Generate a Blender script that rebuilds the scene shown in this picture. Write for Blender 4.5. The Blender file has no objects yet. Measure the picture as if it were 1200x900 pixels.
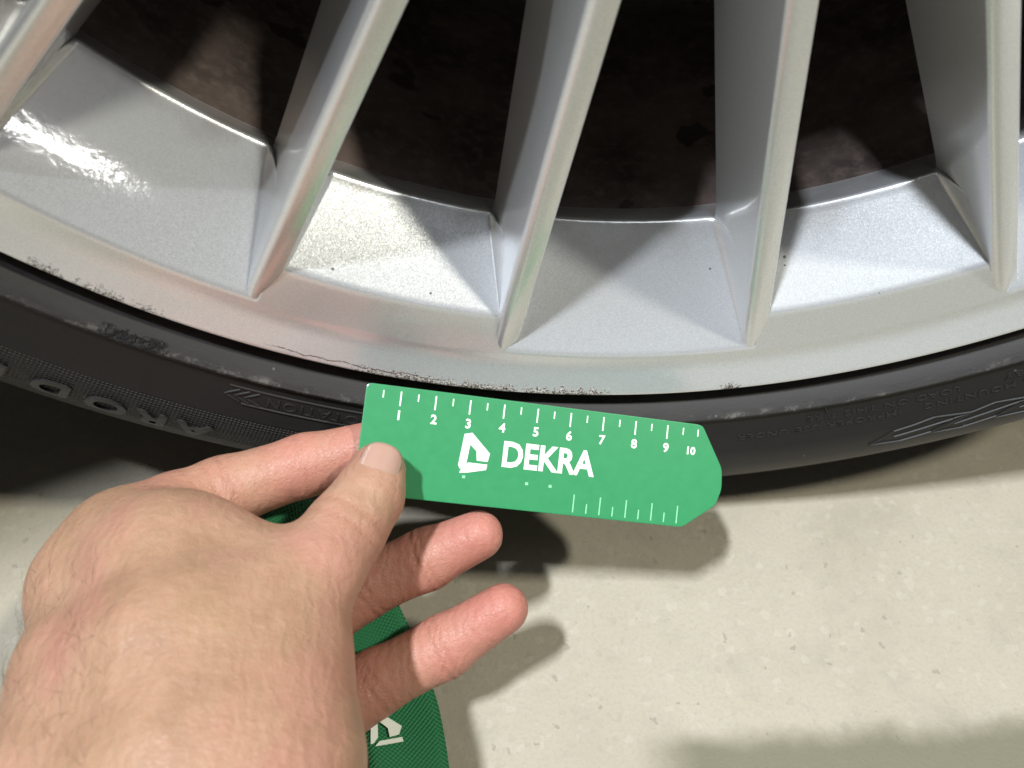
import bpy, bmesh, math, random
import numpy as np
from mathutils import Vector, Matrix

random.seed(4)
scene = bpy.context.scene
PI = math.pi

# ------------------------------------------------------------------ camera
CAM = np.array([-.0548, -.172, -.0422])
YAW, PIT = math.radians(-3.03), math.radians(50.7)
FPX = 1000.0                                   # focal length in pixels of a 1200 px wide frame
_r = np.array([math.cos(YAW), math.sin(YAW), 0.0])
_f0 = np.array([-math.sin(YAW), math.cos(YAW), 0.0])
_z = np.array([0, 0, 1.0])
FW = _f0 * math.cos(PIT) - _z * math.sin(PIT)
UP = _z * math.cos(PIT) + _f0 * math.sin(PIT)
RT = _r
cam_d = bpy.data.cameras.new("camera")
cam_d.sensor_width = 36.0
cam_d.lens = FPX / 1200 * 36.0
cam_d.clip_start = .01
cam_d.clip_end = 100
cam_d.dof.use_dof = True
cam_d.dof.focus_distance = .268
cam_d.dof.aperture_fstop = 14.0
cam_o = bpy.data.objects.new("camera", cam_d)
M = Matrix.Identity(4)
for i in range(3):
    M[i][0], M[i][1], M[i][2], M[i][3] = RT[i], UP[i], -FW[i], CAM[i]
cam_o.matrix_world = M
scene.collection.objects.link(cam_o)
scene.camera = cam_o

# ------------------------------------------------------------------ light
world = bpy.data.worlds.new("World")
scene.world = world
world.use_nodes = True
bg = world.node_tree.nodes["Background"]
bg.inputs[0].default_value = (.90, .95, 1.0, 1)
bg.inputs[1].default_value = .085

def lamp(name, direction, dist, sx, sy, power, col, spin=None, aim=(0, 0, -.22)):
    d = Vector(direction).normalized()
    ld = bpy.data.lights.new(name, 'AREA')
    ld.shape = 'RECTANGLE'
    ld.size, ld.size_y = sx, sy
    ld.energy = power
    ld.color = col
    o = bpy.data.objects.new(name, ld)
    o.location = Vector(aim) - d * dist
    zz = -d
    yy = Vector(spin) if spin else Vector((0, 1, 0))
    xx = yy.cross(zz).normalized()
    yy = zz.cross(xx)
    o.matrix_world = Matrix.Translation(o.location) @ Matrix((xx, yy, zz)).transposed().to_4x4()
    scene.collection.objects.link(o)
    return o

lamp("ceiling_lamp", (1.25, 1, -4.42), 14.0, .50, 1.2, 3100, (.87, .93, 1.0))
lamp("ceiling_lamp", (-2.36, 1, -3.75), 9.0, .38, .6, 500, (1.0, .985, .86))
lamp("far_lamp", (-.429, .815, -.389), 6.0, .055, .20, 2.8, (1.0, .99, .96), (-.019, .001, .024), (-.157, .011, -.166))

scene.view_settings.view_transform = 'Standard'
scene.view_settings.look = 'None'
scene.view_settings.exposure = 0
scene.view_settings.gamma = 1
scene.view_settings.use_curve_mapping = False

# ------------------------------------------------------------------ helpers
COL = scene.collection

def link(name, me, mat=None, parent=None):
    o = bpy.data.objects.new(name, me)
    COL.objects.link(o)
    if mat is not None:
        if len(me.materials) == 0:
            me.materials.append(mat)
    if parent is not None:
        o.parent = parent
    return o

def tag(o, label=None, cat=None, group=None, kind=None):
    if label: o['label'] = label
    if cat: o['category'] = cat
    if group: o['group'] = group
    if kind: o['kind'] = kind
    return o

def mesh_np(name, verts, faces, smooth=True, uv=None):
    me = bpy.data.meshes.new(name)
    verts = np.asarray(verts, np.float32)
    faces = np.asarray(faces, np.int32)
    n = faces.shape[1]
    me.vertices.add(len(verts)); me.vertices.foreach_set('co', verts.ravel())
    me.loops.add(faces.size); me.loops.foreach_set('vertex_index', faces.ravel())
    me.polygons.add(len(faces))
    me.polygons.foreach_set('loop_start', np.arange(len(faces), dtype=np.int32) * n)
    me.polygons.foreach_set('loop_total', np.full(len(faces), n, np.int32))
    me.polygons.foreach_set('use_smooth', np.full(len(faces), smooth))
    if uv is not None:
        l = me.uv_layers.new(name='UVMap')
        l.data.foreach_set('uv', np.asarray(uv, np.float32)[faces.ravel()].ravel())
    me.update(calc_edges=True)
    me.validate()
    return me

def grid_faces(nu, nv, wrap=False, flip=False):
    """vertices indexed u*nv+v"""
    u = np.arange(nu if wrap else nu - 1)[:, None]
    v = np.arange(nv - 1)[None]
    u2 = (u + 1) % nu
    a, b, c, d = u * nv + v, u2 * nv + v, u2 * nv + v + 1, u * nv + v + 1
    f = np.stack([a, b, c, d], -1).reshape(-1, 4)
    return f[:, ::-1] if flip else f

def fix_normals(me):
    bm = bmesh.new(); bm.from_mesh(me)
    bmesh.ops.recalc_face_normals(bm, faces=bm.faces)
    bm.to_mesh(me); bm.free()

def W(px, py, depth):
    """a point in the place: depth metres in front of the lens, in the direction of a picture point"""
    return CAM + (FW + RT * (px - 600) / FPX - UP * (py - 450) / FPX) * depth

def smin(a, b, k):
    h = np.clip(.5 + .5 * (b - a) / k, 0, 1)
    return b * (1 - h) + a * h - k * h * (1 - h)

def smax(a, b, k):
    return -smin(-a, -b, k)

# ------------------------------------------------------------------ materials
class NT:
    def __init__(s, name):
        s.m = bpy.data.materials.new(name); s.m.use_nodes = True
        s.t = s.m.node_tree; s.n = s.t.nodes
        s.p = s.n['Principled BSDF']
    def new(s, typ, **kw):
        n = s.n.new(typ)
        for k, v in kw.items():
            if k == 'ins':
                for a, b in v.items():
                    s.put(n, a, b)
            else:
                setattr(n, k, v)
        return n
    def put(s, n, i, v):
        if isinstance(v, bpy.types.NodeSocket): s.t.links.new(v, n.inputs[i])
        else: n.inputs[i].default_value = v
    def set(s, **kw):
        for k, v in kw.items(): s.put(s.p, k.replace('_', ' '), v)
    def math(s, op, a, b=0.0, c=0.0):
        n = s.new('ShaderNodeMath', operation=op)
        s.put(n, 0, a); s.put(n, 1, b); s.put(n, 2, c)
        return n.outputs[0]
    def step(s, x, lo, hi):
        n = s.new('ShaderNodeMapRange', interpolation_type='SMOOTHSTEP')
        s.put(n, 0, x); s.put(n, 1, lo); s.put(n, 2, hi)
        return n.outputs[0]
    def band(s, x, a, b, e):
        return s.math('MULTIPLY', s.step(x, a - e, a + e), s.math('SUBTRACT', 1.0, s.step(x, b - e, b + e)))
    def noise(s, vec, scale, detail=3.0, rough=.55, col=False):
        n = s.new('ShaderNodeTexNoise')
        s.put(n, 'Vector', vec); s.put(n, 'Scale', scale); s.put(n, 'Detail', detail); s.put(n, 'Roughness', rough)
        return n.outputs[1 if col else 0]
    def mix(s, f, a, b):
        n = s.new('ShaderNodeMix', data_type='RGBA')
        s.put(n, 0, f); s.put(n, 6, a); s.put(n, 7, b)
        return n.outputs[2]
    def bump(s, h, strength=1.0, dist=.001, normal=None):
        n = s.new('ShaderNodeBump')
        s.put(n, 'Height', h); s.put(n, 'Strength', strength); s.put(n, 'Distance', dist)
        if normal is not None: s.put(n, 'Normal', normal)
        return n.outputs[0]
    def scaled(s, vec, sc):
        n = s.new('ShaderNodeVectorMath', operation='MULTIPLY')
        s.put(n, 0, vec); s.put(n, 1, sc)
        return n.outputs[0]

def rgb(r, g, b): return (r, g, b, 1.0)

def silver_paint():
    t = NT('silver_paint')
    obj = t.new('ShaderNodeTexCoord').outputs['Object']
    uv = t.new('ShaderNodeUVMap', uv_map='UVMap').outputs[0]
    sx = t.new('ShaderNodeSeparateXYZ'); t.put(sx, 0, uv)
    ang, rad = sx.outputs[0], sx.outputs[1]          # u = degrees round the wheel, v = radius in metres
    vo = t.new('ShaderNodeTexVoronoi'); t.put(vo, 'Vector', obj); t.put(vo, 'Scale', 4200.0)
    fl = t.new('ShaderNodeSeparateColor'); t.put(fl, 0, vo.outputs['Color'])
    # flakes: each cell of the lacquer is tilted a little
    nv = t.new('ShaderNodeVectorMath', operation='SUBTRACT'); t.put(nv, 0, vo.outputs['Color']); t.put(nv, 1, (.5, .5, .5))
    ns = t.scaled(nv.outputs[0], (.07, .07, .07))
    geo = t.new('ShaderNodeNewGeometry').outputs['Normal']
    na = t.new('ShaderNodeVectorMath', operation='ADD'); t.put(na, 0, geo); t.put(na, 1, ns)
    nn = t.new('ShaderNodeVectorMath', operation='NORMALIZE'); t.put(nn, 0, na.outputs[0])
    base = t.mix(fl.outputs[0], rgb(.74, .75, .765), rgb(.86, .87, .885))
    # brake dust settled thinly near the windows
    dn = t.noise(obj, 60.0, 5.0)
    dust = t.math('MULTIPLY', t.math('SUBTRACT', 1.0, t.step(rad, .207, .222)), t.step(dn, .35, .8))
    base = t.mix(t.math('MULTIPLY', dust, .5), base, rgb(.22, .17, .13))
    # specks of tar
    sv = t.new('ShaderNodeTexVoronoi'); t.put(sv, 'Vector', obj); t.put(sv, 'Scale', 190.0)
    sc = t.new('ShaderNodeSeparateColor'); t.put(sc, 0, sv.outputs['Color'])
    spk = t.math('MULTIPLY', t.math('LESS_THAN', sv.outputs['Distance'], .085), t.math('GREATER_THAN', sc.outputs[0], .90))
    base = t.mix(t.math('MULTIPLY', spk, .75), base, rgb(.07, .055, .045))
    # kerb rash along the lip
    str_ = t.new('ShaderNodeCombineXYZ'); t.put(str_, 0, t.math('ADD', t.math('MULTIPLY', ang, 3.2), t.math('MULTIPLY', rad, 500.0))); t.put(str_, 1, t.math('MULTIPLY', rad, 1500.0))
    n1 = t.noise(str_.outputs[0], 1.0, 6.0, .72)
    n2 = t.noise(obj, 1700.0, 4.0, .7)
    lown = t.noise(t.scaled(uv, (2.3, 0, 0)), 1.0, 4.0, .65)
    patch = t.step(t.noise(t.scaled(uv, (.55, 0, 0)), 1.0, 2.0), .36, .56)
    where = t.math('MAXIMUM', t.math('MULTIPLY', t.band(ang, -21.5, -3.0, 2.0), t.math('ADD', .55, t.math('MULTIPLY', patch, .45))), t.math('MULTIPLY', t.band(ang, -42, -33.0, 1.0), t.math('ADD', .34, t.math('MULTIPLY', patch, .40))))
    where = t.math('MAXIMUM', where, t.math('MULTIPLY', t.band(ang, 4.6, 6.2, .5), .9))
    edge = t.math('ADD', t.math('MULTIPLY', t.math('SUBTRACT', lown, .5), .010), .2529)
    near = t.step(rad, t.math('SUBTRACT', edge, .0010), t.math('ADD', edge, .0024))
    k = t.math('MULTIPLY', where, near)
    nn12 = t.math('ADD', t.math('MULTIPLY', n1, .8), t.math('MULTIPLY', n2, .2))
    rash = t.step(t.math('ADD', nn12, t.math('MULTIPLY', k, .30)), .66, .72)
    rash = t.math('MULTIPLY', rash, t.step(k, .05, .25))
    base = t.mix(rash, base, t.mix(t.step(n2, .47, .55), t.mix(n1, rgb(.035, .025, .02), rgb(.15, .10, .07)), rgb(.62, .60, .56)))
    # fine brown line scratch beside it
    ln = t.math('ABSOLUTE', t.math('SUBTRACT', rad, t.math('ADD', t.math('MULTIPLY', t.noise(t.scaled(uv, (.7, 0, 0)), 1.0, 3.0), .003), .2527)))
    line = t.math('MULTIPLY', t.math('MULTIPLY', t.math('LESS_THAN', ln, .00019), t.band(ang, -27, -15.5, .8)), t.step(n1, .40, .5))
    base = t.mix(t.math('MULTIPLY', line, .8), base, rgb(.17, .09, .065))
    rr = t.math('ADD', t.math('MULTIPLY', rash, .3), .31)
    t.set(Base_Color=base, Metallic=t.math('SUBTRACT', .60, t.math('MULTIPLY', rash, .5)), Roughness=rr, Coat_Weight=t.math('SUBTRACT', 1.0, t.math('MULTIPLY', rash, .9)), Coat_Roughness=.05)
    nb = t.bump(t.math('MULTIPLY', rash, n2), .8, .0006, nn.outputs[0])
    t.put(t.p, 'Normal', nb)
    peel = t.bump(t.noise(obj, 420.0, 2.0), .035, .0004)
    t.put(t.p, 'Coat Normal', peel)
    return t.m

def barrel_mat():
    t = NT('dirty_barrel')
    obj = t.new('ShaderNodeTexCoord').outputs['Object']
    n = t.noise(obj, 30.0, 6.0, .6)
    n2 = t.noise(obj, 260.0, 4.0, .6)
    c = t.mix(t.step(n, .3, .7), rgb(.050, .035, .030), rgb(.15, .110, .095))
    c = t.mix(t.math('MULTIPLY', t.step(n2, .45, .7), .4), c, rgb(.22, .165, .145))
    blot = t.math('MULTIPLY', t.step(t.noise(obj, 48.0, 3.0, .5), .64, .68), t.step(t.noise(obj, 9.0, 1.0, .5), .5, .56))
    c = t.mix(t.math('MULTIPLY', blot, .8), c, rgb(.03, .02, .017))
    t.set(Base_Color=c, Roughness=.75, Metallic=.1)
    t.put(t.p, 'Normal', t.bump(n2, .3, .0004))
    return t.m

def rubber_mat():
    t = NT('tyre_rubber')
    obj = t.new('ShaderNodeTexCoord').outputs['Object']
    uv = t.new('ShaderNodeUVMap', uv_map='UVMap').outputs[0]
    sx = t.new('ShaderNodeSeparateXYZ'); t.put(sx, 0, uv)
    ang, rad = sx.outputs[0], sx.outputs[1]
    n = t.noise(obj, 45.0, 6.0, .65)
    fine = t.noise(obj, 1500.0, 3.0, .6)
    c = t.mix(n, rgb(.010, .0092, .0092), rgb(.018, .0168, .0165))
    # dusty rim protector rib
    stv = t.new('ShaderNodeCombineXYZ'); t.put(stv, 0, t.math('MULTIPLY', ang, .35)); t.put(stv, 1, t.math('MULTIPLY', rad, 700.0))
    streak = t.noise(stv.outputs[0], 1.0, 6.0, .7)
    prot = t.band(rad, .2615, .2668, .0005)
    dusty = t.math('MULTIPLY', prot, t.math('ADD', .35, t.math('MULTIPLY', t.step(streak, .3, .75), .65)))
    c = t.mix(dusty, c, rgb(.043, .039, .038))
    crest = t.math('MULTIPLY', t.band(rad, .2655, .2685, .0006), t.step(t.noise(t.scaled(obj, (1, 1, 1)), 170.0, 5.0, .7), .50, .68))
    c = t.mix(t.math('MULTIPLY', crest, .55), c, rgb(.20, .185, .17))
    sv = t.new('ShaderNodeTexVoronoi'); t.put(sv, 'Vector', obj); t.put(sv, 'Scale', 240.0)
    sc = t.new('ShaderNodeSeparateColor'); t.put(sc, 0, sv.outputs['Color'])
    spk = t.math('MULTIPLY', t.math('LESS_THAN', sv.outputs['Distance'], .10), t.math('GREATER_THAN', sc.outputs[0], .90))
    c = t.mix(t.math('MULTIPLY', spk, .5), c, rgb(.16, .15, .135))
    # knurled band and edge ridges
    s1 = t.math('SINE', t.math('MULTIPLY', ang, 2 * PI / .235))
    s2 = t.math('SINE', t.math('MULTIPLY', rad, 2 * PI / .00118))
    sd = t.math('SINE', t.math('ADD', t.math('MULTIPLY', ang, 2 * PI / .235), t.math('MULTIPLY', rad, 2400.0)))
    inA = t.band(ang, -70, -17, .8)
    kn = t.math('MULTIPLY', t.math('MAXIMUM', s1, s2), t.band(rad, .2822, .2955, .0004))
    rg = t.math('MULTIPLY', sd, t.band(rad, .2963, .3105, .0004))
    relief = t.math('MULTIPLY', t.math('ADD', kn, rg), inA)
    b1 = t.bump(relief, .9, .00035)
    b2 = t.bump(fine, .25, .0003, b1)
    # a gouge in the rib
    g = t.math('MULTIPLY', t.math('MULTIPLY', t.band(ang, -36.6, -33.0, .4), t.band(rad, .2645, .2680, .0005)), t.step(t.noise(obj, 330.0, 5.0, .7), .42, .6))
    b3 = t.bump(g, 1.0, -.0016, b2)
    c = t.mix(t.math('MULTIPLY', g, .8), c, rgb(.022, .021, .024))
    t.set(Base_Color=c, Roughness=t.math('ADD', .50, t.math('MULTIPLY', dusty, .25)), Specular_IOR_Level=.34)
    t.put(t.p, 'Normal', b3)
    return t.m

def floor_mat():
    t = NT('concrete_floor')
    obj = t.new('ShaderNodeTexCoord').outputs['Object']
    big = t.noise(obj, 6.0, 5.0, .6)
    mid = t.noise(obj, 40.0, 6.0, .65)
    fine = t.noise(obj, 700.0, 4.0, .6)
    c = t.mix(t.step(big, .3, .7), rgb(.325, .288, .216), rgb(.385, .346, .268))
    c = t.mix(t.math('MULTIPLY', t.step(mid, .50, .72), .45), c, rgb(.29, .262, .21))
    c = t.mix(t.math('MULTIPLY', t.step(fine, .42, .72), .30), c, rgb(.27, .25, .20))
    agg = t.new('ShaderNodeTexVoronoi'); t.put(agg, 'Vector', obj); t.put(agg, 'Scale', 420.0)
    ac = t.new('ShaderNodeSeparateColor'); t.put(ac, 0, agg.outputs['Color'])
    c = t.mix(t.math('MULTIPLY', t.math('GREATER_THAN', ac.outputs[0], .82), .15), c, t.mix(ac.outputs[1], rgb(.20, .18, .145), rgb(.55, .52, .45)))
    dirt = t.step(t.noise(obj, 17.0, 7.0, .7), .52, .70)
    c = t.mix(t.math('MULTIPLY', dirt, .25), c, rgb(.235, .215, .165))
    vo = t.new('ShaderNodeTexVoronoi'); t.put(vo, 'Vector', obj); t.put(vo, 'Scale', 190.0)
    wv = t.noise(obj, 240.0, 2.0, .6, True)
    wa = t.new('ShaderNodeVectorMath', operation='ADD'); t.put(wa, 0, obj); t.put(wa, 1, t.scaled(wv, (.006, .006, .006))); t.put(vo, 'Vector', wa.outputs[0])
    vc = t.new('ShaderNodeSeparateColor'); t.put(vc, 0, vo.outputs['Color'])
    pit = t.math('MULTIPLY', t.math('LESS_THAN', vo.outputs['Distance'], t.math('MULTIPLY', vc.outputs[1], .20)), t.math('GREATER_THAN', vc.outputs[0], .55))
    c = t.mix(t.math('MULTIPLY', pit, .4), c, rgb(.16, .145, .115))
    # photographer's shadow, painted into the concrete colour
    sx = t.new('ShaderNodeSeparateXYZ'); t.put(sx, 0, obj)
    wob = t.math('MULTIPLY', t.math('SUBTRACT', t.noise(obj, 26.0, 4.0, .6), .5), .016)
    painted_shade = t.math('MULTIPLY', t.math('SUBTRACT', 1.0, t.step(t.math('ADD', sx.outputs[1], wob), -.094, -.084)), t.step(t.math('ADD', sx.outputs[0], wob), -.016, .010))
    front_shade = t.math('MULTIPLY', t.math('SUBTRACT', 1.0, t.step(t.math('ADD', sx.outputs[1], wob), -.150, -.128)), t.step(t.math('ADD', sx.outputs[0], wob), -.30, -.27))  # painted shade carried on out of frame, dims floor bounce onto the spokes
    painted_shade = t.math('MAXIMUM', painted_shade, front_shade)
    painted_shade = t.math('MULTIPLY', painted_shade, t.step(sx.outputs[1], -1.0, -.95))
    painted_shade = t.math('MULTIPLY', painted_shade, t.math('SUBTRACT', 1.0, t.step(sx.outputs[0], .9, 1.0)))
    c = t.mix(t.math('MULTIPLY', painted_shade, .86), c, rgb(.125, .115, .07))
    t.set(Base_Color=c, Roughness=.7)
    h = t.math('SUBTRACT', t.math('ADD', t.math('MULTIPLY', mid, .6), t.math('MULTIPLY', fine, .5)), pit)
    t.put(t.p, 'Normal', t.bump(h, .35, .0012))
    return t.m

def skin_mat():
    t = NT('skin')
    obj = t.new('ShaderNodeTexCoord').outputs['Object']
    at = t.new('ShaderNodeAttribute', attribute_name='pink').outputs['Fac']
    n = t.noise(obj, 70.0, 5.0, .6)
    n2 = t.noise(obj, 300.0, 4.0, .6)
    c = t.mix(t.step(n, .3, .7), rgb(.345, .20, .122), rgb(.43, .252, .163))
    c = t.mix(t.math('MULTIPLY', t.step(n2, .5, .75), .25), c, rgb(.42, .21, .15))
    mot = t.noise(obj, 26.0, 3.0, .6)
    c = t.mix(t.math('MULTIPLY', t.step(mot, .48, .68), .5), c, rgb(.46, .20, .155))
    c = t.mix(t.math('MULTIPLY', t.math('SUBTRACT', 1.0, t.step(mot, .30, .45)), .4), c, rgb(.41, .265, .152))
    c = t.mix(t.math('MULTIPLY', at, .95), c, rgb(.50, .165, .14))
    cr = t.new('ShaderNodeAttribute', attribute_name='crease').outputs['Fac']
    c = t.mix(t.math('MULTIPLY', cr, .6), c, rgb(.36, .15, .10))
    t.set(Base_Color=c, Roughness=.48, Specular_IOR_Level=.4, Subsurface_Weight=.25, Subsurface_Scale=.004)
    t.put(t.p, 'Subsurface Radius', (1.0, .35, .2))
    vo = t.new('ShaderNodeTexVoronoi', feature='DISTANCE_TO_EDGE'); t.put(vo, 'Vector', t.noise(obj, 1.0, 0.0, col=False) if False else obj); t.put(vo, 'Scale', 900.0)
    b = t.bump(t.step(vo.outputs['Distance'], 0.0, .12), .35, .00018)
    wr = t.noise(t.scaled(obj, (1.0, 1.6, .5)), 240.0, 4.0, .6)
    b = t.bump(wr, .45, .0009, b)
    folds = t.new('ShaderNodeTexWave', wave_type='BANDS'); t.put(folds, 'Vector', obj); t.put(folds, 'Scale', 95.0); t.put(folds, 'Distortion', 9.0); t.put(folds, 'Detail', 4.0); t.put(folds, 'Detail Scale', 1.6)
    b = t.bump(folds.outputs['Fac'], .13, .0009, b)
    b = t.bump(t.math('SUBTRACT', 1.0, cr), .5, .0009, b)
    t.put(t.p, 'Normal', b)
    return t.m

def plain(name, col, rough=.5, metal=0.0, noise_amt=.12, scale=200.0, bump=0.0, coat=0.0):
    t = NT(name)
    obj = t.new('ShaderNodeTexCoord').outputs['Object']
    n = t.noise(obj, scale, 4.0, .6)
    lo = tuple(c * (1 - noise_amt) for c in col); hi = tuple(min(1, c * (1 + noise_amt)) for c in col)
    t.set(Base_Color=t.mix(n, rgb(*lo), rgb(*hi)), Roughness=t.math('ADD', rough - .06, t.math('MULTIPLY', n, .12)), Metallic=metal, Coat_Weight=coat, Coat_Roughness=.1)
    if bump: t.put(t.p, 'Normal', t.bump(n, bump, .0005))
    return t.m

def webbing_mat():
    t = NT('green_webbing')
    obj = t.new('ShaderNodeTexCoord').outputs['Object']
    uv = t.new('ShaderNodeUVMap', uv_map='UVMap').outputs[0]
    sx = t.new('ShaderNodeSeparateXYZ'); t.put(sx, 0, uv)
    w = t.math('MULTIPLY', t.math('SINE', t.math('MULTIPLY', sx.outputs[0], 2 * PI / .0016)), t.math('SINE', t.math('MULTIPLY', sx.outputs[1], 2 * PI / .0013)))
    n = t.noise(obj, 120.0, 4.0)
    c = t.mix(n, rgb(.022, .24, .090), rgb(.03, .30, .115))
    c = t.mix(t.math('MULTIPLY', t.step(w, -.8, .2), .4), rgb(.014, .15, .055), c)
    t.set(Base_Color=c, Roughness=.6)
    t.put(t.p, 'Normal', t.bump(w, .6, .0004))
    return t.m

m_silver = silver_paint()
m_barrel = barrel_mat()
m_rubber = rubber_mat()
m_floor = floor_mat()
m_skin = skin_mat()
m_green = plain('green_plastic', (.023, .24, .086), .40, 0, .08, 300.0, .03, .25)
m_print = plain('white_print', (.80, .84, .74), .5, 0, .05)
m_printg = plain('pale_green_print', (.25, .62, .36), .5, 0, .05)
m_text = plain('tyre_lettering', (.0155, .0148, .0145), .47, 0, .2)
m_nail = plain('nail', (.43, .262, .20), .25, 0, .06, 150.0, 0, .3)
m_hair = plain('hair', (.05, .03, .02), .5)
m_iron = plain('brake_iron', (.10, .085, .075), .5, .7, .3, 60.0)
m_body = plain('car_paint', (.05, .052, .056), .35, .3, .05, 100.0, 0, 1.0)
m_trim = plain('black_trim', (.02, .02, .02), .6, 0, .1, 80.0)
m_web = webbing_mat()

# ------------------------------------------------------------------ floor
FZ = -.3295
s = 8.0
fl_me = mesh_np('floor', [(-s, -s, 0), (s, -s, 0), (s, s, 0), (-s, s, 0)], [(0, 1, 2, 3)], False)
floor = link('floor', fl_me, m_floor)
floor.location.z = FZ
tag(floor, kind='structure')

# ------------------------------------------------------------------ car body: the wheel arch above the tyre, out of frame
FZ0 = -FZ
car = bpy.data.objects.new('parked_car', None); COL.objects.link(car)
car.location = (0, 0, FZ)
tag(car, 'parked car standing on a silver multi spoke wheel with scuffed lip and black tyre', 'car')
na = 72
prof = [(.385, .10), (.378, .02), (.372, -.030), (.374, -.040), (.381, -.054), (.390, -.067), (.399, -.080), (.409, -.100), (.43, -.106), (.55, -.108), (.62, -.05), (.64, .35), (.45, .35)]
v = []
for i in range(na):
    a = math.radians(-4 + 188 * i / (na - 1))
    xo = math.cos(a)
    for (r, y) in prof:
        yy = y + .008 + .070 * r * xo if y < -.02 else y
        v.append((r * math.cos(a), yy, r * math.sin(a)))
me = mesh_np('fender_panel', v, grid_faces(na, len(prof)))
fix_normals(me)
link('fender_panel', me, m_body, car).location = (0, 0, FZ0)
# wheel housing, underside and sill
v = []
wp = [(.379, .022), (.40, .06), (.40, .34), (.30, .36), (.02, .36)]
for i in range(na):
    a = math.radians(-18 + 216 * i / (na - 1))
    for (r, y) in wp: v.append((r * math.cos(a), y, r * math.sin(a)))
me = mesh_np('wheel_housing', v, grid_faces(na, len(wp))); fix_normals(me)
link('wheel_housing', me, m_trim, car).location = (0, 0, FZ0)
def body_box(name, x0, x1, y0, y1, z0, z1):
    bm = bmesh.new(); bmesh.ops.create_cube(bm, size=1)
    for q in bm.verts: q.co = ((x0 + x1) / 2 + q.co.x * (x1 - x0), (y0 + y1) / 2 + q.co.y * (y1 - y0), (z0 + z1) / 2 + q.co.z * (z1 - z0))
    bmesh.ops.bevel(bm, geom=bm.edges[:], offset=.02, segments=2, affect='EDGES')
    me = bpy.data.meshes.new(name); bm.to_mesh(me); bm.free()
    link(name, me, m_trim, car).location = (0, 0, FZ0)
body_box('sill', .405, 1.9, -.02, .5, -.15, -.02)
body_box('bumper', -.95, -.405, -.06, .5, -.15, -.02)
body_box('underbody', -.9, 1.9, .40, 1.7, -.15, -.05)

# ------------------------------------------------------------------ wheel
wheel = car
def in_wheel(o):                      # meshes are modelled round the hub, the thing's origin is at its base
    o.location = (0, 0, -FZ)
    return o

PAIR0, HALF = 15.85, 8.75             # spokes stand in pairs: ten pairs, 36 degrees apart
SPK = sorted(PAIR0 + 36 * k + s_ * HALF for k in range(-5, 5) for s_ in (-1, 1))
WF, DRAFT = .0037, math.tan(math.radians(9))

def spoke_section(tt, hw):
    """height (y, deeper positive) of the spoke at a signed distance tt from its centre line"""
    left = (-tt - hw) / DRAFT
    right = (tt - hw) / DRAFT + .0017
    facet = np.clip((tt + .0020) * .31, 0, .0018)
    return np.maximum(np.maximum(left, right), facet)

# rim face as a polar height field
angs = []
a = -180.0
while a < 180:
    near = min(abs((a - c + 180) % 360 - 180) for c in SPK)
    angs.append(a)
    if -52 < a < 46:
        a += .06 if near < 2.9 else .3
    else:
        a += .35 if near < 2.9 else 1.2
angs = np.array(angs)
rr = np.concatenate([np.linspace(.2550, .2430, 12), np.linspace(.2425, .2400, 8), np.linspace(.239, .2295, 8), np.linspace(.2290, .2265, 8), np.linspace(.2255, .2105, 14)])
A_, R_ = np.meshgrid(angs, rr, indexing='ij')
rel = (A_ - PAIR0 + 18) % 36 - 18      # angle from the middle of the nearest pair
is_b = np.abs(rel) < HALF              # window between the two spokes of a pair
lip = np.where(R_ > .2490, -.00126 - .42 * (R_ - .2490), np.where(R_ > .2430, -35.0 * (R_ - .2430) ** 2, (.2430 - R_) * .05))
ya = smax(lip, (.2418 - R_) * .0255 / .0323, .0009)
face_b = lip + np.clip(.2430 - R_, 0, 1) * .10
yb = smax(face_b, .0032 + (.2280 - R_) * .0218 / .0185, .0010)
Y = np.where(is_b, yb, ya)
dmin = np.full(A_.shape, 1e3)
for c in SPK:
    d = (A_ - c + 180) % 360 - 180
    dmin = np.where(np.abs(d) < np.abs(dmin), d, dmin)
T_ = R_ * np.sin(np.radians(dmin))
hw = np.where(R_ > .236, WF - (R_ - .236) / .02 * .0012, WF)
tipdrop = np.clip(R_ - .232, 0, 1) ** 2 / .022 ** 2 * .0040
ys = spoke_section(T_, hw) + .0011 + tipdrop
Y = smin(Y, ys, np.clip(np.where(T_ < 0, .95, .55) * (Y - .0030), .0008, .022))
rows_r = [R_]; rows_y = [Y]
ylast, rl = Y[:, -1], R_[0, -1]
def add_front(r, y):
    rows_r.insert(0, np.full((len(angs), 1), r)); rows_y.insert(0, np.full((len(angs), 1), y))
for (r, y) in ((.2556, -.0040), (.2563, -.0036), (.2568, -.0026), (.2571, -.0010), (.2571, .0030), (.2560, .008)):
    add_front(r, y)
def add_back(r, y):
    rows_r.append(np.full((len(angs), 1), r)); rows_y.append(np.asarray(y).reshape(-1, 1) * np.ones((len(angs), 1)))
add_back(.2099, ylast + .00055); add_back(.2096, ylast + .0011); add_back(.2096, ylast + .0017); add_back(.2100, ylast + .0026)
add_back(.2158, np.maximum(ylast + .009, .0385)); add_back(.2166, .0400); add_back(.2170, .0412)
RR = np.concatenate(rows_r, 1); YY = np.concatenate(rows_y, 1)
AA = np.radians(angs)[:, None] * np.ones_like(RR)
V = np.stack([RR * np.sin(AA), YY, -RR * np.cos(AA)], -1).reshape(-1, 3)
UV = np.stack([np.degrees(AA), RR], -1).reshape(-1, 2)
me = mesh_np('rim', V, grid_faces(len(angs), RR.shape[1], True), True, UV)
rim = in_wheel(link('rim', me, m_silver, wheel))

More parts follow.
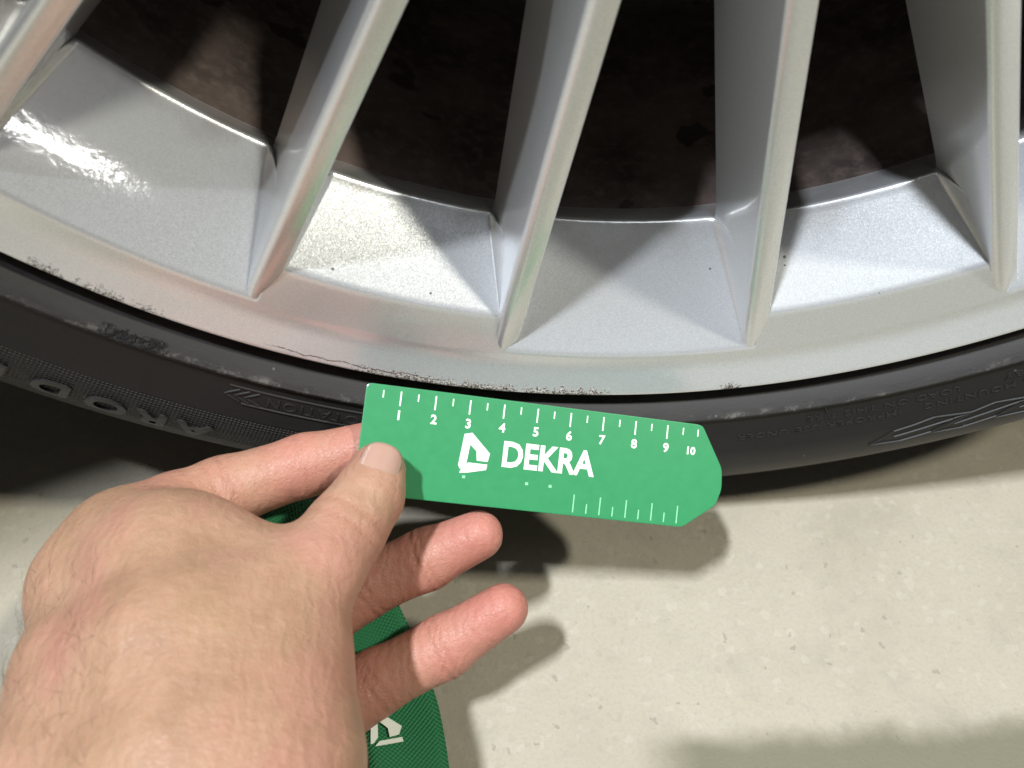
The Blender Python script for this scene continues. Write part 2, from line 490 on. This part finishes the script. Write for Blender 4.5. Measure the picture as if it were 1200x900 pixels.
# barrel behind the face
bp = [(.2168, .0405), (.2163, .0440), (.2163, .060), (.2150, .10), (.2150, .15), (.2180, .19), (.230, .205), (.245, .210)]
nb = 240
V = []; 
for i in range(nb):
    a = 2 * PI * i / nb
    for (r, y) in bp: V.append((r * math.sin(a), y, -r * math.cos(a)))
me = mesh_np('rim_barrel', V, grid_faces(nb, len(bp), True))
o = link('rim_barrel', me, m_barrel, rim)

# spokes
rs = np.concatenate([np.linspace(.045, .125, 16), np.linspace(.13, .232, 18), np.linspace(.235, .2552, 14)])
def section(hw, depth, tip):
    pts = []
    rc = .0026
    tl = -hw + rc * .86                                  # where the left shoulder starts to turn
    left = []
    for k in range(9):
        th = k / 8 * math.radians(81)
        left.append((tl - rc * math.sin(th), rc * (1 - math.cos(th))))
    t0, y0 = left[-1]
    for f in (.25, .5, .75, 1.0):
        y = y0 + (depth - y0) * f
        left.append((t0 - (y - y0) * DRAFT, y))
    left = left[::-1]
    r2 = .0012
    tr = hw - r2 * .86
    pts += [(tl + (tr - tl) * f, .0016 * f + .0003 * math.sin(f * PI) * -.6) for f in (.2, .45, .7, .88)]
    for k in range(7):
        th = math.radians(14) + k / 6 * math.radians(67)
        pts.append((tr + r2 * (math.sin(th) - math.sin(math.radians(14))), .0016 + r2 * (math.cos(math.radians(14)) - math.cos(th))))
    t0, y0 = pts[-1]
    for f in (.25, .5, .75, 1.0):
        y = y0 + (depth - y0) * f
        pts.append((t0 + (y - y0) * DRAFT, y))
    return [(t, y + tip) for (t, y) in left + pts]
V = []; UVs = []
for r in rs:
    hw_ = WF if r < .236 else WF - (r - .236) / .02 * .0012
    if r < .13: hw_ = WF + (.13 - r) * .01
    tip = max(0, r - .232) ** 2 / .022 ** 2 * .0018
    dep = np.interp(r, [.06, .12, .2095, .216, .256], [.030, .046, .0285, .030, .030])
    sec = section(hw_, dep, tip)
    off = min(.055, .06 * (max(0, .125 - r) / .06) ** 2)
    sec = [(t, y + off) for (t, y) in sec]
    for (t, y) in sec:
        V.append((t, y, -math.sqrt(r * r)))
        UVs.append((90.0, .23))
ns = len(sec)
sp_me = mesh_np('spoke', V, grid_faces(len(rs), ns), True, UVs)
fix_normals(sp_me)
first = None
for c in SPK:
    o = link('spoke', sp_me, m_silver, rim)
    o.rotation_euler = (0, -math.radians(c), 0)

# hub that the spokes grow out of
hp = [(0, .052), (.030, .052), (.034, .053), (.036, .056), (.052, .054), (.060, .056), (.064, .060), (.066, .09), (.05, .092)]
V = []
for i in range(96):
    a = 2 * PI * i / 96
    for (r, y) in hp: V.append((r * math.sin(a), y, -r * math.cos(a)))
me = mesh_np('hub', V, grid_faces(96, len(hp), True), True, [(90, .23)] * len(V))
link('hub', me, m_silver, rim)

# tyre
TP = [(.2500, .0130), (.2590, .0115), (.2606, .0080), (.2611, .0030), (.2616, .0006), (.2625, -.0020), (.2640, -.0047), (.2658, -.0070), (.2666, -.0077), (.2673, -.0077), (.2679, -.0070), (.2690, -.0068), (.2720, -.0080),
      (.2760, -.0095), (.2815, -.0108), (.2822, -.0111), (.286, -.0114), (.2905, -.0113), (.2955, -.0104), (.3000, -.0083), (.3040, -.0062), (.3085, -.0036), (.3105, -.0021), (.3112, -.0010), (.316, .0028), (.3215, .0075),
      (.3265, .0140), (.3290, .0210), (.3300, .0300), (.3300, .0600), (.3300, .2000), (.3250, .2200), (.29, .235), (.25, .22)]
tpr = np.array([p[0] for p in TP[3:27]]); tpy = np.array([p[1] for p in TP[3:27]])
def tyre_y(r): return float(np.interp(r, tpr, tpy))
nt = 720
V = np.zeros((nt, len(TP), 3)); U = np.zeros((nt, len(TP), 2))
for i in range(nt):
    a = -PI + 2 * PI * i / nt
    for j, (r, y) in enumerate(TP):
        V[i, j] = (r * math.sin(a), y, -r * math.cos(a)); U[i, j] = (math.degrees(a), r)
f = grid_faces(nt, len(TP), True)
me = mesh_np('tyre', V.reshape(-1, 3), f, True, U.reshape(-1, 2))
# keep the seam's texture from wrapping backwards
uvl = me.uv_layers[0].data
for p in list(me.polygons)[(nt - 1) * (len(TP) - 1):]:
    for li in p.loop_indices:
        if uvl[li].uv.x < 0: uvl[li].uv.x += 360
me.set_sharp_from_angle(angle=math.radians(40))
tyre = in_wheel(link('tyre', me, m_rubber, wheel))

DG = bpy.context.evaluated_depsgraph_get
def text_mesh(body, size, extrude=0.0, bold=0.0, res=3, space=1.0, align='CENTER'):
    c = bpy.data.curves.new('t', 'FONT'); c.body = body; c.size = size; c.extrude = extrude; c.offset = bold
    c.resolution_u = res; c.space_character = space; c.align_x = align; c.align_y = 'CENTER'
    o = bpy.data.objects.new('t', c); COL.objects.link(o)
    bpy.context.view_layer.update()
    m = bpy.data.meshes.new_from_object(o.evaluated_get(DG()))
    bpy.data.objects.remove(o); bpy.data.curves.remove(c)
    return m

def on_tyre(me, a0, r0, proud, sx=1.0, sy=1.0, name='raised_lettering', mat=None):
    """wrap flat lettering (x along, y up, z thickness) onto the sidewall, its tops towards the tread"""
    bm = bmesh.new(); bm.from_mesh(me)
    bmesh.ops.triangulate(bm, faces=bm.faces)
    bmesh.ops.subdivide_edges(bm, edges=[e for e in bm.edges if e.calc_length() > .003], cuts=2)
    for vtx in bm.verts:
        x, y, z = vtx.co
        r = r0 + y * sy
        aa = math.radians(a0) - x * sx / r0
        yy = tyre_y(r) - (proud if z > 0 else -.0006)
        vtx.co = (r * math.sin(aa), yy, -r * math.cos(aa))
    bm.to_mesh(me); bm.free()
    fix_normals(me)
    return link(name, me, mat or m_text, tyre)

on_tyre(text_mesh('ROTATION', .0046, .001, .00002, 3, 1.16), -22.75, .2738, .00035, 1.25, .85)
on_tyre(text_mesh('LOAD ON THIS TIRE', .0033, .001, .00001, 2, 1.12), 15.9, .2722, .00025, 1.45, .85)
on_tyre(text_mesh('CAUSED BY', .0033, .001, .00001, 2, 1.12), 26.6, .2722, .00025, 1.45, .85)
on_tyre(text_mesh('IMPROPER USE UNDER', .0033, .001, .00001, 2, 1.12), 11.6, .2757, .00025, 1.45, .85)
on_tyre(text_mesh('OR MOUNTING', .0033, .001, .00001, 2, 1.12), 22.4, .2757, .00025, 1.45, .85)
for ch, a0 in zip('ARODE', (-29.6, -32.0, -34.6, -37.6, -40.6)):
    on_tyre(text_mesh(ch, .011, .001, .00035, 4), a0, .2927, .0007, 1.35, .95, 'raised_letter')

def ribs_on_tyre(paths, width, proud, name, closed=False):
    """raised moulded lines: each path is a list of (degrees, radius)"""
    bm = bmesh.new()
    for P in paths:
        Q = []
        for (p, q) in zip(P[:-1], P[1:]):
            n = max(2, int(abs(p[0] - q[0]) / .4) + 1)
            for k in range(n): Q.append((p[0] + (q[0] - p[0]) * k / n, p[1] + (q[1] - p[1]) * k / n))
        Q.append(P[-1])
        rings = []
        for i, (a_, r_) in enumerate(Q):
            p0 = Q[max(0, i - 1)]; p1 = Q[min(len(Q) - 1, i + 1)]
            du = math.radians(p1[0] - p0[0]) * .28; dv = p1[1] - p0[1]
            L = math.hypot(du, dv) or 1
            nu, nv = -dv / L, du / L
            ring = []
            for (o_, h_) in ((-1, -.0003), (-.5, proud), (.5, proud), (1, -.0003)):
                r2 = r_ + nv * o_ * width / 2; a2 = math.radians(a_) + nu * o_ * width / 2 / .28
                ring.append(bm.verts.new((r2 * math.sin(a2), tyre_y(r2) - h_, -r2 * math.cos(a2))))
            rings.append(ring)
        for x, y in zip(rings[:-1], rings[1:]):
            for k in range(3): bm.faces.new((x[k], x[k + 1], y[k + 1], y[k]))
        bm.faces.new(rings[0]); bm.faces.new(rings[-1])
    bmesh.ops.recalc_face_normals(bm, faces=bm.faces)
    me = bpy.data.meshes.new(name); bm.to_mesh(me); bm.free()
    return link(name, me, m_text, tyre)

ribs_on_tyre([[(-28.6, .2711), (-14, .2711)], [(-27.6, .2762), (-14, .2762)]], .0006, .0004, 'raised_frame')
for k in range(3):
    b = -28.75 + k * .62
    ribs_on_tyre([[(b + .85, .2718), (b, .2740), (b + 1.0, .2757)]], .0006, .0004, 'raised_chevron')
for k, (x0) in enumerate((14.6, 18.4, 22.4, 26.4, 30.4)):
    lo = .2795 if k else .281
    ribs_on_tyre([[(x0 + .4, .2890), (x0 + 2.0, .2836), (x0 + 4.6, .2812), (x0 + 7.0, .2826)],
                  [(x0 + .4, .2890), (x0 + 2.4, .2900), (x0 + 4.6, .2882), (x0 + 7.0, .2826)],
                  [(x0 + 2.0, .2866), (x0 + 4.6, .2846), (x0 + 6.6, .2832)]], .0006, .0004, 'raised_swoosh')
ribs_on_tyre([[(12.05, .2676), (12.35, .2728)]], .0006, .0005, 'mould_vent_stub')
ribs_on_tyre([[(-18.2, .2602), (-18.05, .2660)]], .00035, .0003, 'mould_line')

# ------------------------------------------------------------------ brake behind the spokes
brake = bpy.data.objects.new('brake', None); COL.objects.link(brake)
brake.parent = car
brake.location = (0, .135, FZ0)
def lathe(name, pr, mat, parent, n=120):
    V = []
    for i in range(n):
        a = 2 * PI * i / n
        for (r, y) in pr: V.append((r * math.sin(a), y, -r * math.cos(a)))
    return link(name, mesh_np(name, V, grid_faces(n, len(pr), True)), mat, parent)
lathe('brake_disc', [(.06, -.03), (.085, -.03), (.088, .0), (.165, .0), (.166, .003), (.166, .022), (.165, .025), (.08, .025)], m_iron, brake)
lathe('dust_shield', [(.02, .05), (.19, .05), (.205, .06), (.212, .072), (.02, .074)], m_iron, brake)

# ------------------------------------------------------------------ ruler card
TL = W(430, 448, .2425)
TR = W(820, 497.5, .2595)
X = TR - TL; LEN = np.linalg.norm(X); X /= LEN            # left edge to the 10 cm tick
mid = W(640, 540, .25) - CAM
Yd = np.cross(X, mid / np.linalg.norm(mid)); Yd /= np.linalg.norm(Yd)
if Yd @ UP < 0: Yd = -Yd
Nn = np.cross(X, Yd)
if Nn @ (CAM - TL) < 0: Nn = -Nn
U_ = LEN / 10.0                                          # one centimetre on the card
card_M = Matrix.Identity(4)
for i in range(3):
    card_M[i][0], card_M[i][1], card_M[i][2], card_M[i][3] = X[i], Yd[i], Nn[i], TL[i]
card = bpy.data.objects.new('ruler_card', None); COL.objects.link(card)
card.matrix_world = card_M
tag(card, 'green plastic ruler card with white centimetre ticks held against the tyre', 'ruler')
u = U_
CH = 3.12 * u
outline = [(0, -CH), (9.75 * u, -CH), (10.75 * u, -2.36 * u), (10.9 * u, -1.85 * u), (10.85 * u, -1.25 * u), (10.12 * u, -.04 * u), (9.95 * u, 0), (0, 0)]
def rounded(poly, rad, seg=4):
    out = []
    n = len(poly)
    for i in range(n):
        p0, p, p1 = (np.array(poly[(i + k) % n]) for k in (-1, 0, 1))
        d0 = p0 - p; d1 = p1 - p
        l0, l1 = np.linalg.norm(d0), np.linalg.norm(d1)
        rr_ = min(rad, l0 * .45, l1 * .45)
        a_, b_ = p + d0 / l0 * rr_, p + d1 / l1 * rr_
        for k in range(seg + 1):
            t = k / seg
            out.append(tuple((1 - t) ** 2 * a_ + 2 * t * (1 - t) * p + t * t * b_))
    return out
def slab(name, poly, z0, z1, mat, parent, bev=0.0):
    bm = bmesh.new()
    top = bm.faces.new([bm.verts.new((x, y, z1)) for (x, y) in poly])
    ex = bmesh.ops.extrude_face_region(bm, geom=[top])
    for e in ex['geom']:
        if isinstance(e, bmesh.types.BMVert): e.co.z = z0
    bmesh.ops.recalc_face_normals(bm, faces=bm.faces)
    if bev:
        edges = [e for e in bm.edges if abs(e.verts[0].co.z - e.verts[1].co.z) < 1e-7]
        bmesh.ops.bevel(bm, geom=edges, offset=bev, segments=2, profile=.6, affect='EDGES')
    me = bpy.data.meshes.new(name); bm.to_mesh(me); bm.free()
    return link(name, me, mat, parent)
slab('card_plate', rounded(outline, .0016), -.0011, 0, m_green, card, .00025)
ZP = .00003
def rect(name, x, y0, y1, w, mat=m_print):
    return slab(name, [(x - w / 2, y1), (x + w / 2, y1), (x + w / 2, y0), (x - w / 2, y0)], ZP - .00002, ZP + .00004, mat, card)
for i in range(1, 21):
    x = i * .5 * u
    if i % 2 == 0 and i < 20: rect('scale_tick', x, -.14 * u, -.55 * u, .00042)
    else: rect('scale_tick', x if i < 20 else 9.97 * u, -.16 * u, -.37 * u, .00036)
def card_text(name, body, x, y, size, bold=0.0, mat=m_print, sx=1.0):
    m = text_mesh(body, size, 0, bold, 3)
    for vv in m.vertices: vv.co.z = ZP + .00004; vv.co.x *= sx
    o = link(name, m, mat, card); o.location = (x, y, 0)
    return o
for i in range(1, 11):
    card_text('scale_numeral', str(i), (i + (.0 if i < 10 else -.22)) * u, -.83 * u, .0037 if i < 10 else .0032, .00011)
# emblem: a white triangle folded round a green notch
e0 = np.array((3.27 * u, -1.62 * u))
def tri(pts): return [tuple(e0 + np.array(p) * u) for p in pts]
slab('emblem', tri([(-.34, .50), (-.12, .56), (.46, .02), (.42, -.22), (.10, -.22), (.06, .05), (-.14, .22), (-.20, -.46), (-.36, -.50), (-.42, -.40)]), ZP, ZP + .00006, m_print, card)
slab('emblem', tri([(-.14, -.30), (.42, -.30), (.40, -.46), (-.10, -.58), (-.36, -.62), (-.34, -.54)]), ZP, ZP + .00006, m_print, card)
card_text('printed_name', 'DEKRA', 5.45 * u, -1.60 * u, .0102, .00030, m_print, .86)
for x_ in (3.05, 4.9, 5.6):
    rect('printed_dot', x_ * u, -2.30 * u, -2.38 * u, .0009, m_printg)
for k in range(9):                                        # inch scale printed along the lower edge
    x_ = (6.35 + k * .40) * u
    rect('scale_tick', x_, -CH + (.62 if k % 2 == 0 else .38) * u, -CH + .10 * u, .00036, m_printg)

# ------------------------------------------------------------------ strap in the palm
pathp = [(250, 592, .253), (330, 606, .262), (400, 660, .268), (440, 740, .266), (466, 820, .258), (480, 905, .245), (490, 1000, .232)]
C = np.array([W(*p) for p in pathp])
tt = np.linspace(0, len(C) - 1, 60)
def catmull(P, t):
    i = int(min(max(math.floor(t), 0), len(P) - 2)); f = t - i
    p0, p1, p2, p3 = P[max(i - 1, 0)], P[i], P[i + 1], P[min(i + 2, len(P) - 1)]
    return .5 * (2 * p1 + (p2 - p0) * f + (2 * p0 - 5 * p1 + 4 * p2 - p3) * f * f + (3 * p1 - p0 - 3 * p2 + p3) * f ** 3)
CL = np.array([catmull(C, t) for t in tt])
V = []; UVs = []; FR = []
HWID = .0115
acc = 0
prev = None
for i in range(len(CL)):
    d = CL[min(i + 1, len(CL) - 1)] - CL[max(i - 1, 0)]; d /= np.linalg.norm(d)
    view = CL[i] - CAM; view /= np.linalg.norm(view)
    sd = np.cross(d, view); sd /= np.linalg.norm(sd)
    tw = math.radians(14)
    nrm = np.cross(sd, d)
    sd = sd * math.cos(tw) + nrm * math.sin(tw); nrm = np.cross(sd, d)
    if i: acc += np.linalg.norm(CL[i] - CL[i - 1])
    wv = HWID * (.75 if i < 20 else min(1, .75 + (i - 20) * .012))
    FR.append((CL[i], sd, nrm, acc))
    for k in range(9):
        s_ = -1 + 2 * k / 8
        V.append(CL[i] + sd * s_ * wv + nrm * (.0007 * math.cos(s_ * PI) + .0004 * math.sin(acc * 160 + s_)))
        UVs.append((s_ * wv, acc))
me = mesh_np('strap_band', V, grid_faces(len(CL), 9), True, UVs)
strap = bpy.data.objects.new('lanyard_strap', None); COL.objects.link(strap)
strap.location = Vector(CL[30])
tag(strap, 'dark green woven strap hanging out below the hand', 'strap')
so = link('strap_band', me, m_web, strap); so.location = -Vector(CL[30])
md = so.modifiers.new('thick', 'SOLIDIFY'); md.thickness = .0012; md.offset = 0

# printed emblem on the strap
accs = np.array([f[3] for f in FR])
def strap_point(a, side):
    q = []
    for k in (0, 1, 2):
        q.append(np.array([np.interp(a, accs, [f[k][c] for f in FR]) for c in range(3)]))
    sg = 1 if q[2] @ (CAM - q[0]) > 0 else -1
    return q[0] + q[1] * side + q[2] * sg * .0018
tgt = FW + RT * (449 - 600) / FPX - UP * (852 - 450) / FPX; tgt /= np.linalg.norm(tgt)
best = min(((np.linalg.norm((strap_point(a, sdv) - CAM) - ((strap_point(a, sdv) - CAM) @ tgt) * tgt), a, sdv) for a in np.linspace(.03, accs[-1] - .01, 60) for sdv in np.linspace(-.008, .008, 17)))
ea, es = best[1], best[2]
bm = bmesh.new()
for poly in ([(-.0055, -.0030), (-.0050, -.0012), (.0012, .0052), (.0036, .0040), (.0040, .0012), (.0012, .0010), (-.0018, -.0016), (.0036, -.0022), (.0052, -.0036), (.0054, -.0046)], [(.0048, -.0020), (.0062, -.0034), (.0058, .0050), (.0044, .0048)]):
    bm.faces.new([bm.verts.new(strap_point(ea + p, es + q)) for (p, q) in poly])
bmesh.ops.triangulate(bm, faces=bm.faces)
me = bpy.data.meshes.new('strap_emblem'); bm.to_mesh(me); bm.free()
o = link('strap_emblem', me, m_print, strap); o.location = -Vector(CL[30])

# ------------------------------------------------------------------ hand
def cap(p, a, b, ra, rb):
    a = np.asarray(a); b = np.asarray(b)
    ba = b - a; L2 = ba @ ba
    t = np.clip(((p - a) @ ba) / L2, 0, 1)
    return np.linalg.norm(p - a - t[..., None] * ba, axis=-1) - (ra + (rb - ra) * t)

J = {}
def j(name, px, py, d, r): J[name] = (W(px, py, d), r)
# thumb, on the camera side of the card
j('t_tip', 443, 551, .2330, .0077); j('t_pad', 432, 582, .2295, .0090); j('t_ip', 404, 622, .2240, .0102); j('t_mid', 372, 668, .2160, .0112); j('t_mcp', 322, 722, .2090, .0150); j('t_cmc', 255, 830, .1960, .0200)
# forefinger, behind the card
j('i_mcp', 150, 640, .2330, .0140); j('i_mid', 205, 600, .2420, .0110); j('i_pip', 262, 577, .2480, .0102); j('i_dip', 358, 545, .2520, .0090); j('i_tip', 452, 520, .2525, .0076)
# middle and ring finger curling below it
j('m_a', 330, 760, .2500, .0100); j('m_pip', 425, 688, .2560, .0094); j('m_dip', 500, 655, .2560, .0090); j('m_tip', 561, 627, .2530, .0074)
j('r_a', 340, 880, .2440, .0098); j('r_pip', 440, 800, .2510, .0094); j('r_dip', 520, 758, .2520, .0090); j('r_tip', 590, 713, .2500, .0074)
# palm, back of the hand, wrist
j('k1', 120, 690, .2260, .0150); j('k2', 205, 680, .2210, .0190); j('web', 285, 690, .2190, .0155)
j('th1', 304, 790, .2030, .0190); j('th2', 306, 900, .1900, .0200); j('w1', 120, 800, .2060, .0175); j('w2', 105, 915, .1900, .0190); j('c1', 215, 780, .2030, .0220); j('c2', 225, 910, .1880, .0240)
j('a1', 60, 1120, .1720, .0240); j('a2', 230, 1150, .1660, .0270); j('pm', 260, 760, .2280, .0200); j('pm2', 250, 880, .2120, .0220)
j('a3', -60, 1400, .1500, .026); j('a4', 120, 1420, .1450, .029)
J2 = {k: v[0] for k, v in J.items()}
lo = np.min(list(J2.values()), 0) - .034; hi = np.max(list(J2.values()), 0) + .034
H = .00115
nx = np.ceil((hi - lo) / H).astype(int) + 1
gx = [lo[i] + H * np.arange(nx[i]) for i in range(3)]
Pg = np.stack(np.meshgrid(*gx, indexing='ij'), -1).astype(np.float32)
def C_(a, b): return cap(Pg, J[a][0], J[b][0], J[a][1], J[b][1])
def chain(names, k=.003):
    d = None
    for x, y in zip(names[:-1], names[1:]):
        c = C_(x, y); d = c if d is None else smin(d, c, k)
    return d
palm = None
for x, y in (('k1', 'k2'), ('k2', 'web'), ('k1', 'w1'), ('k2', 'c1'), ('web', 'th1'), ('th1', 'th2'), ('c1', 'c2'), ('w1', 'w2'), ('w1', 'c1'), ('c1', 'th1'), ('w2', 'c2'), ('c2', 'th2'),
             ('w2', 'a1'), ('c2', 'a2'), ('th2', 'a2'), ('a1', 'a2'), ('a1', 'a3'), ('a2', 'a4'), ('pm', 'pm2'), ('pm', 'k2'), ('i_mcp', 'k1'), ('t_cmc', 'c1'), ('i_mcp', 'k2')):
    c = C_(x, y); palm = c if palm is None else smin(palm, c, .009)
thumb = chain(['t_tip', 't_pad', 't_ip', 't_mid', 't_mcp', 't_cmc'], .004)
index = chain(['i_tip', 'i_dip', 'i_pip', 'i_mid', 'i_mcp'], .003)
midf = chain(['m_tip', 'm_dip', 'm_pip', 'm_a'], .003); midf = smin(midf, C_('m_a', 'pm'), .004)
ring = chain(['r_tip', 'r_dip', 'r_pip', 'r_a'], .003); ring = smin(ring, C_('r_a', 'pm2'), .004)
D = smin(palm, thumb, .008)
D = smin(D, index, .0045)
D = smin(D, midf, .003); D = smin(D, ring, .003)
del palm, thumb, index, midf, ring

def surface_nets(D, lo, H):
    s_ = D < 0
    nx, ny, nz = D.shape
    cs = np.zeros((nx - 1, ny - 1, nz - 1), np.int8)
    for dx in (0, 1):
        for dy in (0, 1):
            for dz in (0, 1):
                cs += s_[dx:nx - 1 + dx, dy:ny - 1 + dy, dz:nz - 1 + dz]
    act = (cs > 0) & (cs < 8)
    ids = -np.ones(act.shape, np.int64); idx = np.argwhere(act); ids[act] = np.arange(len(idx))
    acc = np.zeros((len(idx), 3)); cnt = np.zeros(len(idx))
    cor = [(a, b, c) for a in (0, 1) for b in (0, 1) for c in (0, 1)]
    for p in cor:
        for ax in range(3):
            if p[ax] == 0:
                q = list(p); q[ax] = 1
                da = D[idx[:, 0] + p[0], idx[:, 1] + p[1], idx[:, 2] + p[2]]
                db = D[idx[:, 0] + q[0], idx[:, 1] + q[1], idx[:, 2] + q[2]]
                m = (da < 0) != (db < 0)
                t = np.where(m, da / np.where(m, da - db, 1), 0)
                pos = np.array(p, float)[None] + np.zeros((len(idx), 3)); pos[:, ax] += t
                acc[m] += pos[m]; cnt[m] += 1
    V = (idx + acc / cnt[:, None]) * H + lo
    F = []
    for ax in range(3):
        o1, o2 = (ax + 1) % 3, (ax + 2) % 3
        sl0 = [slice(None)] * 3; sl1 = [slice(None)] * 3
        sl0[ax] = slice(0, -1); sl1[ax] = slice(1, None)
        e = np.argwhere(s_[tuple(sl0)] != s_[tuple(sl1)])
        sh = np.array(act.shape)
        ok = (e[:, o1] > 0) & (e[:, o2] > 0) & (e[:, o1] < sh[o1]) & (e[:, o2] < sh[o2])
        e = e[ok]
        def g(a, b):
            q = e.copy(); q[:, o1] -= a; q[:, o2] -= b
            return ids[q[:, 0], q[:, 1], q[:, 2]]
        quad = np.stack([g(1, 1), g(0, 1), g(0, 0), g(1, 0)], -1)
        inside = s_[e[:, 0], e[:, 1], e[:, 2]]
        quad[~inside] = quad[~inside][:, ::-1]
        F.append(quad)
    return V, np.concatenate(F)
V, F = surface_nets(D, lo, H)
def relax(V, F, it):
    E = np.concatenate([F[:, [0, 1]], F[:, [1, 2]], F[:, [2, 3]], F[:, [3, 0]]])
    for _ in range(it):
        s_ = np.zeros_like(V); c = np.zeros(len(V))
        np.add.at(s_, E[:, 0], V[E[:, 1]]); np.add.at(c, E[:, 0], 1)
        np.add.at(s_, E[:, 1], V[E[:, 0]]); np.add.at(c, E[:, 1], 1)
        V = V * .45 + s_ / c[:, None] * .55
    return V
V = relax(V, F, 4)
me = mesh_np('hand', V, F)
pk = np.zeros(len(V)); cr = np.zeros(len(V))
for n, r_ in (('i_tip', .030), ('m_tip', .030), ('r_tip', .032), ('t_tip', .013), ('i_dip', .020), ('i_pip', .014), ('k1', .018), ('i_mid', .016), ('m_pip', .02), ('r_pip', .02), ('t_ip', .012), ('m_dip', .02), ('r_dip', .02)):
    d = np.linalg.norm(V - J[n][0], axis=1); pk = np.maximum(pk, np.clip(1.15 - d / r_, 0, 1) * (.75 if n[0] not in 'tk' else .35))
def crease(n, prevn, wid, amt, off=0.0):
    a_, b_ = J[n][0], J[prevn][0]
    ax = (b_ - a_) / np.linalg.norm(b_ - a_)
    q = V - a_; s_ = q @ ax - off; rad_ = np.linalg.norm(q - (q @ ax)[:, None] * ax, axis=1)
    m = np.exp(-(s_ / wid) ** 2) * (rad_ < J[n][1] * 1.5) * amt
    return m
for n, p_, offs in (('t_ip', 't_mid', (-.0020, .0022)), ('i_dip', 'i_pip', (0.0,)), ('i_pip', 'i_mid', (-.0015, .0025)), ('m_dip', 'm_pip', (-.0012, .0012)), ('r_dip', 'r_pip', (-.0012, .0012)), ('m_pip', 'm_a', (-.001, .0015)), ('r_pip', 'r_a', (-.001, .0015))):
    for o_ in offs: cr = np.maximum(cr, crease(n, p_, .0009, .75 if n in ('m_dip', 'r_dip') else .5, o_))
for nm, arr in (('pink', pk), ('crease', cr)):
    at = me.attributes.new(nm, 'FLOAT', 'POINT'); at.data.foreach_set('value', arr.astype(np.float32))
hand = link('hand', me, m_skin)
tag(hand, 'bare left hand pinching the green ruler between thumb and forefinger', 'hand')

# thumbnail
def nail(tip, base, rad, w_ang, length, start, face):
    a_, b_ = J[tip][0], J[base][0]
    ax = (a_ - b_) / np.linalg.norm(a_ - b_)
    fdir = face - ax * (face @ ax); fdir /= np.linalg.norm(fdir)
    sd = np.cross(ax, fdir)
    Vn = []; nu_, nv_ = 13, 15
    for i_ in range(nu_):
        s_ = i_ / (nu_ - 1)
        for k_ in range(nv_):
            q = -1 + 2 * k_ / (nv_ - 1)
            # rounded free edge and rounded base
            e = math.sqrt(max(0, 1 - abs(q) ** 2.4))
            along = start + length * (.5 + (s_ - .5) * (.38 + .62 * e))
            th = q * w_ang
            rr_ = rad * (1 - .10 * s_) + .0004 - .0006 * abs(q) ** 4
            Vn.append(a_ + ax * along + (fdir * math.cos(th) + sd * math.sin(th)) * rr_)
    m = mesh_np('fingernail', Vn, grid_faces(nu_, nv_)); fix_normals(m)
    o = link('fingernail', m, m_nail, hand)
    md = o.modifiers.new('thick', 'SOLIDIFY'); md.thickness = .0006; md.offset = 0
    return o
tp = J['t_tip'][0]
nail('t_tip', 't_pad', .0084, math.radians(46), .0125, -.0075, (CAM - tp) / np.linalg.norm(CAM - tp))

# dark hairs on the wrist
bm = bmesh.new()
rng = np.random.default_rng(3)
dv = np.linalg.norm(V - W(0, 870, .19), axis=1)
cand = np.where(dv < .040)[0]
mev = me.vertices
for i_ in rng.choice(cand, 260, replace=False):
    p = Vector(V[i_]); n = Vector(mev[int(i_)].normal)
    flow = Vector(J['k1'][0] - J['a1'][0]).normalized() * .55 + Vector(rng.normal(0, .35, 3))
    flow = (flow - n * flow.dot(n)).normalized()
    L = rng.uniform(.004, .009); side = n.cross(flow).normalized() * .000025
    pts = [p + flow * L * t + n * (L * .22 * math.sin(t * 2.2)) for t in (0, .35, .7, 1)]
    vs = [(bm.verts.new(q - side * (1 - k / 4)), bm.verts.new(q + side * (1 - k / 4)), bm.verts.new(q + n * .00004)) for k, q in enumerate(pts)]
    for x, y in zip(vs[:-1], vs[1:]):
        for k in range(3): bm.faces.new((x[k], x[(k + 1) % 3], y[(k + 1) % 3], y[k]))
m = bpy.data.meshes.new('arm_hair'); bm.to_mesh(m); bm.free()
o = link('arm_hair', m, m_hair, hand); tag(o, kind='stuff')
